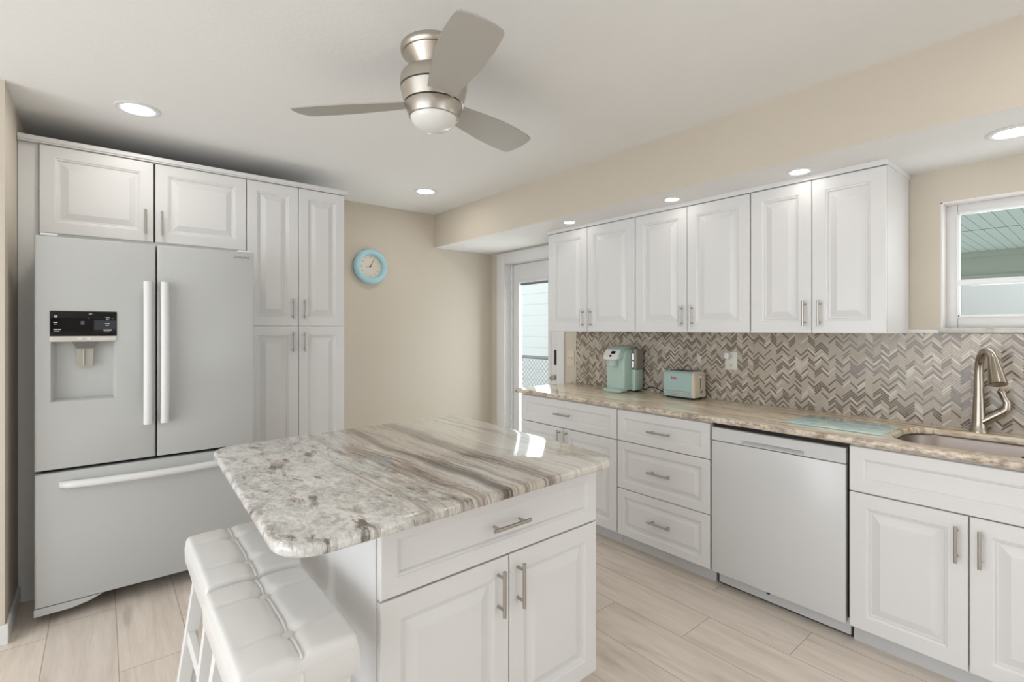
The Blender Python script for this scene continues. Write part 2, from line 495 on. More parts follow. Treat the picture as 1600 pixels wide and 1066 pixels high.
# ------------------------------------------------------------------ room shell
m = MB(); m.box(-3.2, XW + .14, -3.5, YB + .12, -.12, 0)
struct(m.build('floor', M['floor'], smooth=0), 'pale wood-look plank floor of the kitchen', 'floor')
m = MB(); m.box(-3.2, XW + .14, -3.5, YB + .12, ZC, ZC + .12)
struct(m.build('ceiling', M['ceil'], smooth=0), 'white textured flat ceiling', 'ceiling')
m = MB(); m.box(-3.2, XW + .14, YB, YB + .12, 0, ZC)
struct(m.build('wall_back', M['wall'], smooth=0), 'beige wall behind the clock and pantry', 'wall')
# right wall with the holes of door and window
D0, D1, DZ = 3.115, 3.85, 2.0
WY0, WY1, WZ0, WZ1 = -.75, .528, 1.36, 1.96
m = MB()
m.box(XW, XW + .14, D1, YB, 0, ZC); m.box(XW, XW + .14, D0, D1, DZ, ZC)
m.box(XW, XW + .14, WY1, D0, 0, ZC); m.box(XW, XW + .14, WY0, WY1, 0, WZ0); m.box(XW, XW + .14, WY0, WY1, WZ1, ZC)
m.box(XW, XW + .14, -3.5, WY0, 0, ZC)
struct(m.build('wall_right', M['wall'], smooth=0), 'beige wall with the back door and the sink window', 'wall')
# soffit: beige face, white underside
m = MB(); m.box(XS, XW, -3.5, YB, ZS, ZC)
o = m.build('ceiling_soffit', [M['wall'], M['ceil']], smooth=0)
for p in o.data.polygons:
    if p.normal.z < -.9: p.material_index = 1
struct(o, 'beige dropped soffit with a white underside above the wall cabinets', 'soffit')
# nib wall at the left of the refrigerator, opening towards the next room in front of it
m = MB(); m.box(XL - .14, XL, 3.04, YB, 0, ZC)
struct(m.build('wall_left', M['wall'], smooth=0), 'short beige wall beside the refrigerator', 'wall')
m = MB(); m.box(-3.2, XL - .14, 3.04, 3.16, 0, ZC)
struct(m.build('wall_side', M['wall'], smooth=0), 'beige wall of the space left of the refrigerator', 'wall')
m = MB(); m.box(XL, XL + .012, 3.04, 3.455, 0, .085, .003); m.box(XL - .14, XL + .012, 3.028, 3.04, 0, .085, .003)
struct(m.build('baseboard_left', M['trim'], smooth=0), 'white baseboard on the short wall beside the refrigerator', 'baseboard')
m = MB(); m.box(1.33, XW - .02, YB - .012, YB, 0, .085, .003)
struct(m.build('baseboard_back', M['trim'], smooth=0), 'white baseboard under the clock wall', 'baseboard')
# walls behind the camera; the wide openings are added to let light in
m = MB()
m.box(-3.2, -.52, -3.35, -3.2, 0, ZC); m.box(-.52, -.2, -3.35, -3.2, 0, 1.15); m.box(-.52, -.2, -3.35, -3.2, 1.98, ZC)
m.box(-.2, .6, -3.35, -3.2, 0, ZC); m.box(.6, 2.8, -3.35, -3.2, 2.2, ZC); m.box(2.8, XW, -3.35, -3.2, 0, ZC)
struct(m.build('wall_front', M['wall'], smooth=0), 'beige wall behind the viewer with a wide opening added for light', 'wall')
m = MB()
m.box(-2.95, -2.83, -3.2, -2.1, 0, ZC); m.box(-2.95, -2.83, -2.1, 2.8, 2.4, ZC); m.box(-2.95, -2.83, 2.8, 3.04, 0, ZC)
struct(m.build('wall_far_left', M['wall'], smooth=0), 'beige far wall of the adjoining space with a wide opening added for light', 'wall')

# ------------------------------------------------------------------ back door
door = bpy.data.objects.new('door_1', None); C.objects.link(door); door.location = (XW, D0, 0)
struct(door, 'white back door with a full glass lite beyond the counter', 'door')
L = lambda x, y: (x - XW, y - D0)
m = MB()
cw = .122
for (y0, y1, z0, z1) in ((D1, D1 + cw, 0, DZ + .105), (D0 - .09, D0, 0, DZ + .105), (D0, D1, DZ, DZ + .105)):
    m.box(-.018, 0, y0 - D0, y1 - D0, z0, z1, .005)
m.build('casing', M['trim'], door)
m = MB()
m.box(.0, .135, D1 - D0 - .004, D1 - D0 + .0, 0, DZ); m.box(.0, .135, 0, .004, 0, DZ); m.box(0, .135, 0, D1 - D0, DZ - .004, DZ)
m.box(.06, .075, D1 - D0 - .03, D1 - D0 - .004, 0, DZ - .004, .003); m.box(.115, .135, D1 - D0 - .02, D1 - D0 - .004, 0, DZ - .004)
m.build('jamb', M['trim'], door)
gy0, gy1, gz0, gz1 = .185, .620, .22, 1.82
def leaf(mb, x0, x1, y0, y1, z0, z1, hy0, hy1, hz0, hz1):
    mb.box(x0, x1, y0, hy0, z0, z1, .002); mb.box(x0, x1, hy1, y1, z0, z1, .002)
    mb.box(x0, x1, hy0, hy1, z0, hz0); mb.box(x0, x1, hy0, hy1, hz1, z1)
m = MB(); leaf(m, .078, .118, .006, D1 - D0 - .006, .01, DZ - .008, gy0, gy1, gz0, gz1)
dl = m.build('door_panel', M['trim'], door, smooth=0)
m = MB()
for (y0, y1, z0, z1) in ((gy0 - .02, gy0 + .012, gz0 - .02, gz1 + .02), (gy1 - .012, gy1 + .02, gz0 - .02, gz1 + .02), (gy0, gy1, gz1 - .012, gz1 + .02), (gy0, gy1, gz0 - .02, gz0 + .012)):
    m.box(.068, .08, y0, y1, z0, z1, .004)
m.build('glazing_bead', M['trim'], door)
m = MB(); m.box(.095, .099, gy0, gy1, gz0, gz1); m.build('window_pane', M['glass'], door, smooth=0)
m = MB(); m.box(.084, .093, gy0 + .012, gy1 - .012, gz1 - .038, gz1 - .012, .002); o = m.build('blind_headrail', M['galv'], door); o['label'] = 'grey headrail of the raised blind'
m = MB(); m.box(.060, .08, .078, .112, 1.03, 1.165, .006); o = m.build('lock_plate', M['lock'], door); o['label'] = 'black keypad lock plate'
m = MB(); m.lathe([(.026, 0), (.026, .012), (.012, .018), (.012, .04), (.026, .05), (.028, .065), (.018, .075)], (.078, .095, .915), 'X', 24)
for v in m.bm.verts: v.co.x = .156 - v.co.x
o = m.build('door_knob', M['nickel'], door); o['label'] = 'satin metal door knob'

# ------------------------------------------------------------------ window over the sink
win = bpy.data.objects.new('window_1', None); C.objects.link(win); win.location = (XW, WY0, WZ0)
struct(win, 'white framed window recessed above the sink', 'window')
wh, ww = WZ1 - WZ0, WY1 - WY0
m = MB(); f = .048
m.box(.085, .135, 0, f, 0, wh, .004); m.box(.085, .135, ww - f, ww, 0, wh, .004); m.box(.085, .135, f, ww - f, 0, f + .01, .004); m.box(.085, .135, f, ww - f, wh - f, wh, .004)
m.build('window_frame', M['vinyl'], win)
m = MB()
for (y0, y1, z0, z1) in ((ww - f - .009, ww - f + .004, f, wh - f), (f - .004, f + .009, f, wh - f), (f, ww - f, wh - f - .008, wh - f + .004), (f, ww - f, f + .004, f + .016)): m.box(.080, .10, y0, y1, z0, z1, .002)
m.build('glazing_bead', M['bead'], win)
m = MB(); m.box(.078, .125, f - .002, ww - f + .002, .205, .232, .004); m.build('meeting_rail', M['bead'], win)
m = MB(); m.box(.106, .110, f, ww - f, f, wh - f); m.build('window_pane', M['glass'], win, smooth=0)
m = MB()
m.box(.0, .084, ww - .006, ww, 0, wh); m.box(0, .084, 0, .006, 0, wh); m.box(0, .084, 0, ww, wh - .006, wh)
m.build('reveal_lining', M['reveal'], win, smooth=0)
m = MB(); m.box(-.022, .09, WY0 - .02 - WY0, WY1 + .004 - WY0, -.022, .003, .004)
o = m.build('window_sill', M['sill'], win); o['label'] = 'pale marble sill'

# ------------------------------------------------------------------ backsplash and cap
m = MB(); m.box(-.008, 0, 0, 3.66, 0, .438)
o = m.build('wall_backsplash', M['mosaic'], smooth=0, loc=(XW, -.77, ZT)); struct(o, 'herringbone stone mosaic backsplash behind the counter', 'backsplash')
m = MB(); m.box(XW - .014, XW, WY1 + .004, .66, 1.336, 1.356, .003)
struct(m.build('trim_1', M['reveal']), 'slim pale cap strip on the backsplash between wall cabinet and window', 'trim')

# ------------------------------------------------------------------ cabinet fronts
FULL = [(0, -.003), (.003, 0), (.058, 0), (.061, -.0035), (.067, -.005), (.071, -.0125), (.077, -.013), (.107, -.002), (.109, -.0012)]
SMALL = [(0, -.003), (.003, 0), (.046, 0), (.049, -.003), (.054, -.005), (.058, -.0125), (.063, -.013), (.086, -.002), (.088, -.0014)]
FLAT = [(0, -.003), (.003, 0), (.048, 0), (.051, -.003), (.056, -.005), (.060, -.0115), (.061, -.0115)]
def front(name, x0, x1, z0, z1, parent, prof, t=.02, mat=None):
    # origin at the door's own centre-bottom
    m = MB(); m.panel(x0, x1, z0, z1, .02, t, prof)
    return m.build(name, mat or M['cab'], parent, smooth=0)
def handle(parent, x, z, length, vertical=True, y=-.0005, r=.006, post=.032):
    m = MB(); h = length / 2; q = h * .70
    if vertical:
        m.tube([(x, y - post, z - h), (x, y - post, z + h)], r, 14)
        for s_ in (-1, 1): m.tube([(x, y + .0005, z + s_ * q), (x, y - post, z + s_ * q)], r * .8, 10)
    else:
        m.tube([(x - h, y - post, z), (x + h, y - post, z)], r, 14)
        for s_ in (-1, 1): m.tube([(x + s_ * q, y + .0005, z), (x + s_ * q, y - post, z)], r * .8, 10)
    o = m.build('handle', M['nickel'], parent); o['label'] = 'brushed metal bar handle'
    return o
def carcass(parent, w, d, z0, z1, mat=None, y0=.022):
    m = MB(); m.box(.001, w - .001, y0, d, z0, z1); return m.build('body', mat or M['cab'], parent, smooth=0)
def toe(parent, w, y0=.066, z1=.1, x0=0, d=.02):
    m = MB(); m.box(x0, w, y0, y0 + d, 0.0, z1); return m.build('toe_kick', M['toe'], parent, smooth=0)

DEP = XW - XD - .004
# base cabinet by the back door
t = thing('base_cabinet', 'white base cabinet by the back door, one wide drawer over two doors', 'cabinet', (XD, 2.895, 0), -90, 'white base cabinets under the counter')
w = 2.895 - 1.975
carcass(t, w, DEP, .1, .866)
toe(t, w)
d = front('drawer', .002, w - .002, .667, .857, t, FLAT); handle(d, .462, .76, .15, False)
d = front('door', .002, .446, .085, .662, t, FULL); handle(d, .425, .588, .13)
d = front('door', .449, w - .002, .085, .662, t, FULL); handle(d, .489, .588, .13)
# drawer unit
t = thing('drawer_cabinet', 'white base cabinet of three stacked drawers left of the dishwasher', 'cabinet', (XD, 1.973, 0), -90, 'white base cabinets under the counter')
w = 1.973 - 1.358
carcass(t, w, DEP, .1, .866); toe(t, w)
for z0, z1, pr, hz in ((.667, .857, FLAT, .757), (.374, .663, SMALL, .519), (.085, .370, SMALL, .231)):
    d = front('drawer', .002, w - .002, z0, z1, t, pr); handle(d, .315, hz, .15, False)
# sink base
t = thing('sink_cabinet', 'white sink base cabinet with two doors right of the dishwasher', 'cabinet', (XD, .726, 0), -90, 'white base cabinets under the counter')
w = .726 + .04
m = MB()
m.box(.001, .019, .022, DEP, .1, .866); m.box(w - .019, w - .001, .022, DEP, .1, .866); m.box(.019, w - .019, .022, DEP, .1, .118)
m.box(.019, w - .019, .022, .038, .60, .866); m.box(.019, w - .019, DEP - .012, DEP, .118, .866); m.box(.36, .40, .022, .04, .118, .60)
m.build('body', M['cab'], t, smooth=0); toe(t, w, x0=.0)
d = front('false_drawer', .002, w - .002, .667, .857, t, FLAT)
d = front('door', .002, .381, .085, .662, t, FULL); handle(d, .350, .556, .135)
d = front('door', .385, w - .002, .085, .662, t, FULL); handle(d, .416, .556, .135)

# ------------------------------------------------------------------ dishwasher
t = thing('dishwasher', 'white built-in dishwasher between drawer cabinet and sink cabinet', 'dishwasher', (XD, 1.356, 0), -90)
w = 1.356 - .728
m = MB(); m.box(.004, w, .034, DEP, .1, .864); m.box(.004, w, .078, DEP, .0, .1); m.build('tub', M['gap'], t, smooth=0)
m = MB(); m.box(.006, w - .010, 0, .03, .085, .7715, .004); m.build('door', M['dw'], t)
m = MB()
x0, x1, z0, z1 = .006, w - .010, .7745, .842
rect = lambda a, b, c, e, y: [(a, y, c), (b, y, c), (b, y, e), (a, y, e)]
m.loft([rect(x0, x1, z0, z1, .03), rect(x0, x1, z0, z1, .003), rect(x0 + .003, x1 - .003, z0 + .002, z1 - .003, 0),
        rect(x0 + .15, x1 - .165, z0 + .003, z0 + .024, 0), rect(x0 + .165, x1 - .18, z0 + .019, z0 + .0235, .022)])
m.build('control_strip', M['dw'], t)
m = MB(); m.box(.018, w - .008, .060, .0775, .014, .0995); m.build('toe_panel', M['toe'], t, smooth=0)
m = MB(); m.box(.285, .297, .004, .02, .076, .0855); m.build('latch_tab', M['gap'], t, smooth=0)

# ------------------------------------------------------------------ counter top with sink cut-out
CX, CY0, CY1 = 2.450, -.06, 2.957
outer = rrect(0, XW - CX, 0, CY1 - CY0, (.01, .002, .002, .03), 6)
cut = rrect(2.532 - CX, 2.968 - CX, .0 - CY0, .612 - CY0, .13, 10)
m = MB(); m.slab(outer, [cut], .868, ZT, .009)
o = m.build('counter_top', M['granite'], loc=(CX, CY0, 0), smooth=50)
tag(o, 'long cream and tan streaked granite worktop along the right wall', 'countertop')

# ------------------------------------------------------------------ sink
t = thing('kitchen_sink', 'undermount stainless steel sink basin set in the granite worktop', 'sink', (2.532, 0.0, 0))
a, b = .436, .612
m = MB(); loops = []
for ins, z, r in ((-.02, .8665, .14), (-.003, .8665, .13), (0.0, .860, .13), (.006, .70, .12), (.03, .672, .10), (.12, .667, .06), (.17, .664, .03)):
    loops.append([(x, y, z) for x, y in rrect(ins, a - ins, ins, b - ins, r, 8)])
m.loft(loops, False, True); m.build('basin', M['steel'], t, recalc=False, smooth=50)
m = MB(); m.lathe([(.045, .0), (.045, .004), (.03, .005), (.025, .001)], (.22, .3, .664), 'Z', 32); m.build('drain', M['chrome'], t)
m = MB()
for i, q in enumerate((0, .009, .017, .026, .034)):
    m.box(a - .0075, a - .0055, .24 - q, .246 - q, .815, .825)
m.build('maker_mark', M['black'], t, smooth=0)

# ------------------------------------------------------------------ faucet
t = thing('kitchen_faucet', 'brushed nickel pull-down faucet behind the sink', 'faucet', (3.017, .385, ZT), 0)
dr = Vector((-.90, -.43, 0)).normalized()
m = MB(); m.lathe([(.032, 0), (.032, .004), (.028, .012), (.024, .05), (.021, .11), (.0195, .155)], seg=32); m.build('faucet_body', M['faucet'], t)
m = MB(); pts = []; rr = []
for i in range(6): pts.append((0, 0, .155 + .022 * i)); rr.append(.0185 - .0006 * i)
for i in range(1, 15):
    an = math.radians(158 * i / 14); rad = .078
    pts.append((dr.x * rad * (1 - math.cos(an)), dr.y * rad * (1 - math.cos(an)), .275 + rad * 1.15 * math.sin(an))); rr.append(.0155)
m.tube(pts, rr, 20); m.build('spout', M['faucet'], t)
p = Vector(pts[-1]); dd = (Vector(pts[-1]) - Vector(pts[-2])).normalized()
m = MB(); m.tube([p - dd * .03, p - dd * .005, p + dd * .03, p + dd * .085, p + dd * .088], [.0165, .0195, .0245, .0315, .028], 28); m.build('spray_head', M['faucet'], t)
hd = Vector((.12, -.99, 0)).normalized()
m = MB(); m.tube([hd * .006 + Vector((0, 0, .042)), hd * .05 + Vector((0, 0, .078)), hd * .072 + Vector((0, 0, .094)), hd * .076 + Vector((0, 0, .096))], [.022, .0205, .021, .015], 24); m.build('valve_hub', M['faucet'], t)
m = MB()
lv = [(.068, .090), (.088, .112), (.090, .140), (.078, .165), (.072, .185), (.074, .198)]
m.tube([hd * u_ + Vector((0, 0, v_)) for u_, v_ in lv], [.019, .017, .0135, .012, .016, .010], 18); m.build('lever', M['faucet'], t)

# ------------------------------------------------------------------ wall cabinets
UX, UZ0, UZ1 = 2.700, 1.337, 2.098
UD = XW - UX - .004
specs = [(2.830, 2.007, 2.425, 2.459, 2.386, 'white wall cabinet above the coffee maker, nearest the back door'),
         (2.004, 1.254, 1.629, 1.660, 1.593, 'white wall cabinet above the toaster, middle of the row'),
         (1.251, .648, .951, .980, .913, 'white wall cabinet beside the sink window, end of the row')]
for yl, yr, ys, h1, h2, lab in specs:
    t = thing('wall_cabinet', lab, 'cabinet', (UX, yl, 0), -90, 'white wall cabinets over the counter')
    w = yl - yr
    carcass(t, w, UD, UZ0, UZ1 + .004)
    d = front('door', .0015, yl - ys - .0015, UZ0, UZ1 - .008, t, FULL); handle(d, yl - h1, 1.434, .128)
    d = front('door', yl - ys + .0015, w - .0015, UZ0, UZ1 - .008, t, FULL); handle(d, yl - h2, 1.434, .128)
# crown strip above them, wrapping the free end
def crown(name, path, prof, mat):
    """sweep profile (out, z) along a polyline whose outward side is on the right hand"""
    m = MB(); n = len(path); loops = []
    for o_, z in prof:
        pts = []
        for i in range(n):
            p = Vector(path[i]); e1 = (Vector(path[i]) - Vector(path[i - 1])).normalized() if i else None
            e2 = (Vector(path[i + 1]) - Vector(path[i])).normalized() if i < n - 1 else None
            nn = [Vector((e.y, -e.x)) for e in (e1, e2) if e is not None]
            q = nn[0] if len(nn) == 1 else (nn[0] + nn[1]) / (1 + nn[0].dot(nn[1]))
            pts.append((p.x + q.x * o_, p.y + q.y * o_, z))
        loops.append(pts)
    cols = list(zip(*loops))
    m.loft([list(c) for c in cols]); return m.build(name, mat, smooth=0)
o = crown('trim_2', [(XW - .003, 2.832), (UX + .002, 2.832), (UX + .002, .647), (XW - .003, .647)][::-1],
          [(-.004, 2.094), (.003, 2.094), (.006, 2.100), (.020, 2.106), (.028, 2.112), (.030, 2.1195), (-.004, 2.1195)], M['cab'])
struct(o, 'white crown moulding along the top of the wall cabinets', 'moulding')

# ------------------------------------------------------------------ refrigerator wall
YP = 3.42            # door faces of pantry and bridge cabinet
t = thing('bridge_cabinet', 'white wide cabinet above the refrigerator with two raised-panel doors', 'cabinet', (-.246, YP, 0))
w = .246 + .688
carcass(t, w, YB - YP - .004, 1.818, 2.292, y0=.012)
d = front('door', .001, .466, 1.842, 2.285, t, FULL); handle(d, .428, 1.948, .135)
d = front('door', .474, w - .002, 1.842, 2.285, t, FULL); handle(d, .503, 1.948, .135)
m = MB(); m.box(.4655, .4745, .009, .0121, 1.843, 2.284); m.build('door_gap_shade', M['gap'], t, smooth=0)  # dark strip standing in for the shade between the two doors
t = thing('pantry_cabinet', 'tall white pantry cabinet right of the refrigerator with four doors', 'cabinet', (.690, YP, 0))
w = 1.302 - .690
carcass(t, w, YB - YP - .004, .1, 2.292); toe(t, w)
zs = 1.374
for z0, z1, hz in ((zs + .003, 2.285, 1.487), (.085, zs, 1.272)):
    d = front('door', .001, .3055, z0, z1, t, FULL); handle(d, .270, hz, .132)
    d = front('door', .3085, w - .001, z0, z1, t, FULL); handle(d, .342, hz, .132)
m = MB(); m.box(XL + .002, -.2485, YP + .022, YP + .06, 0.001, 2.292); m.box(-.262, -.2485, YP + .06, YB - .003, 0, 2.292)
o = m.build('filler_panel', M['cab'], smooth=0); tag(o, 'narrow white filler panel between left wall and refrigerator', 'panel')
m = MB(); m.box(XL + .002, 1.322, YP - .022, YB - .003, 2.2935, 2.318, .005)
m.box(XL + .002, 1.312, YP - .012, YP + .01, 2.288, 2.2935)
o = m.build('trim_3', M['cab']); struct(o, 'white top board over the bridge cabinet and pantry', 'trim')

# ------------------------------------------------------------------ refrigerator
FY = 3.115
t = thing('refrigerator', 'white french-door refrigerator with ice and water dispenser', 'refrigerator', (-.241, FY, 0))
m = MB(); m.box(.012, .896, .085, .82, .045, 1.765, .006); m.build('body', M['fridge'], t)
m = MB(); m.box(.02, .89, .066, .086, .08, 1.76); m.build('gasket', M['gap'], t, smooth=0)
def rr4(x0, x1, z0, z1, y): return [(x0, y, z0), (x1, y, z0), (x1, y, z1), (x0, y, z1)]
def slabdoor(x0, x1, z0, z1, hole=None, b=.012):
    m = MB()
    L_ = [rr4(x0 + .004, x1 - .004, z0 + .004, z1 - .004, .066), rr4(x0, x1, z0, z1, .060), rr4(x0, x1, z0, z1, b)]
    for a in (30, 60, 90):
        q = math.radians(a); i = b * (1 - math.cos(q)) * .8; y = b * (1 - math.sin(q))
        L_.append(rr4(x0 + i, x1 - i, z0 + i * .5, z1 - i * .5, y))
    if hole:
        hx0, hx1, hz0, hz1 = hole
        L_ += [rr4(hx0, hx1, hz0, hz1, 0), rr4(hx0 + .002, hx1 - .002, hz0 + .002, hz1 - .002, .003), rr4(hx0 + .018, hx1 - .014, hz0 + .012, hz1, .052)]
    m.loft(L_); return m
hole = (.056, .292, 1.018, 1.315)
d = slabdoor(.001, .451, .706, 1.787, hole).build('left_door', M['fridge'], t, smooth=40)
m = MB(); m.box(.053, .295, -.004, .02, 1.324, 1.442, .003); dp = m.build('display', M['disp_black'], d); dp['label'] = 'glossy black dispenser display'
m = MB()
for x, z, q in ((.068, 1.415, .012), (.066, 1.385, .014), (.066, 1.352, .026), (.252, 1.408, .016), (.250, 1.380, .018), (.244, 1.350, .032)):
    m = MB(); m.box(x, x + q, -.0045, -.003, z, z + .0045); m.build('display_print', M['wletter'], dp, smooth=0)
    m = MB(); m.box(x + .002, x + q * .8, -.0045, -.003, z - .007, z - .005); m.build('display_print', M['wletter'], dp, smooth=0)
m = MB(); m.box(.053, .295, -.005, .03, 1.297, 1.3235, .003)
sp = m.build('dispenser_strip', M['silver'], d); sp['label'] = 'silver strip with two small buttons'
m = MB(); m.box(.148, .166, -.0065, -.004, 1.306, 1.315, .001); m.box(.183, .201, -.0065, -.004, 1.306, 1.315, .001); m.build('button', M['handle_white'], sp)
m = MB()
m.loft([[(.130 + i, y0, z) for i, y0 in ((0, .0), (.092, .0), (.092, .045), (0, .045))] if z > 1.29 else
        [(.144 + i, y0, z) for i, y0 in ((0, .008), (.064, .008), (.064, .045), (0, .045))] for z in (1.297, 1.266)])
o = m.build('spout_nozzle', M['greyp'], d); o['label'] = 'dark grey dispenser nozzle'
m = MB()
prof = [(.144, 1.266), (.208, 1.266), (.206, 1.19), (.198, 1.178), (.154, 1.178), (.146, 1.19)]
m.loft([[(x, .040, z) for x, z in prof], [(x, .024, z) for x, z in prof]])
m.tube([(.172, .021, 1.258), (.172, .021, 1.184)], .004, 8)
o = m.build('dispenser_paddle', M['paddle'], d); o['label'] = 'metallic dispenser paddle'
d2 = slabdoor(.456, .907, .706, 1.787).build('right_door', M['fridge'], t, smooth=40)
text('SAMSUNG', .0175, 'brand_lettering', M['letter'], d2, (.843, -.0003, 1.757), (R90, 0, 0))
d3 = slabdoor(.001, .907, .080, .692, None, .014).build('freezer_drawer', M['fridge'], t, smooth=40)
for x, par in ((.416, d), (.486, d2)):
    m = MB(); sec = []
    for i in range(15):
        q = i / 14; z = .880 + q * .716
        bow = .012 * math.sin(math.pi * q)
        off = -.045 - bow if 0 < i < 14 else -.040
        sec.append([(x + a_ , off + b_, z) for a_, b_ in ((-.019, .012), (-.017, 0), (-.008, -.009), (.008, -.009), (.017, 0), (.019, .012), (.012, .018), (-.012, .018))])
    m.loft(sec)
    for z in (.90, 1.575): m.box(x - .014, x + .014, -.04, .002, z - .02, z + .02, .004)
    m.build('handle', M['handle_white'], par, smooth=60)
m = MB(); sec = []
for i in range(25):
    q = i / 24; x = .085 + q * .738
    y = -.012 - .050 * math.sin(math.pi * q) ** .7 if 0 < i < 24 else -.004
    s_ = .8 if i in (0, 24) else 1
    sec.append([(x, y + b_ * s_, .632 + a_ * s_) for a_, b_ in ((-.017, .006), (-.014, -.006), (-.004, -.012), (.008, -.011), (.016, -.003), (.018, .008), (.008, .014), (-.008, .014))])
m.loft(sec); m.build('handle', M['handle_white'], d3, smooth=60)
m = MB()
prof = [(.0, .078), (.24, .078), (.19, .058), (.13, .046), (.0, .044)]
m.loft([[(x, .075, z) for x, z in prof], [(x, .004, z) for x, z in prof]]); m.build('base_grille', M['fridge'], t)
for x in (.07, .83):
    for y in (.2, .7): m = MB(); m.tube([(x, y, .022), (x + .03, y, .022)], .022, 16); m.build('roller', M['gap'], t)
for x in (.02, .83): m = MB(); m.box(x, x + .06, .01, .09, 1.788, 1.80, .003); m.build('hinge_cover', M['handle_white'], t)

# ------------------------------------------------------------------ island
t = thing('island_cabinet', 'white island cabinet with one drawer over two raised-panel doors', 'cabinet', (.553, 1.212, 0), .9)
w = 1.418 - .553
m = MB(); m.box(0, w, .022, .63, .1, .867); m.box(0.001, w - .001, .08, .62, 0, .1); m.build('body', M['cab'], t, smooth=0)
dr_ = front('drawer', .004, w - .001, .648, .848, t, FLAT); handle(dr_, .430, .748, .148, False)
d = front('door', .004, .4395, .088, .642, t, FULL); handle(d, .395, .545, .14)
d = front('door', .4435, w - .001, .088, .642, t, FULL); handle(d, .476, .545, .14)
# slab, overhanging left and back
O = Vector((.279, 1.080))
A = [(.279, 1.080), (1.432, 1.126), (1.478, 2.272), (.322, 2.222)]
def roundpoly(pts, r, seg=10):
    out = []; n = len(pts)
    for i in range(n):
        p, q, s_ = Vector(pts[i - 1]), Vector(pts[i]), Vector(pts[(i + 1) % n])
        a, b = (p - q).normalized(), (s_ - q).normalized()
        half = a.angle(b) / 2; dist = r / math.tan(half); cc = q + (a + b).normalized() * (r / math.sin(half))
        v0, v1 = q + a * dist - cc, q + b * dist - cc
        an0 = math.atan2(v0.y, v0.x); dl_ = (math.atan2(v1.y, v1.x) - an0 + math.pi) % (2 * math.pi) - math.pi
        out += [(cc.x + r * math.cos(an0 + dl_ * k / seg), cc.y + r * math.sin(an0 + dl_ * k / seg)) for k in range(seg + 1)]
    return out
m = MB(); m.slab([(x - O.x, y - O.y) for x, y in roundpoly(A, .095)], [], .868, ZT, .012, 5)
o = m.build('island_countertop', M['granite_island'], loc=(O.x, O.y, 0), smooth=50)
tag(o, 'grey and brown streaked granite slab with rounded corners on the island', 'countertop')

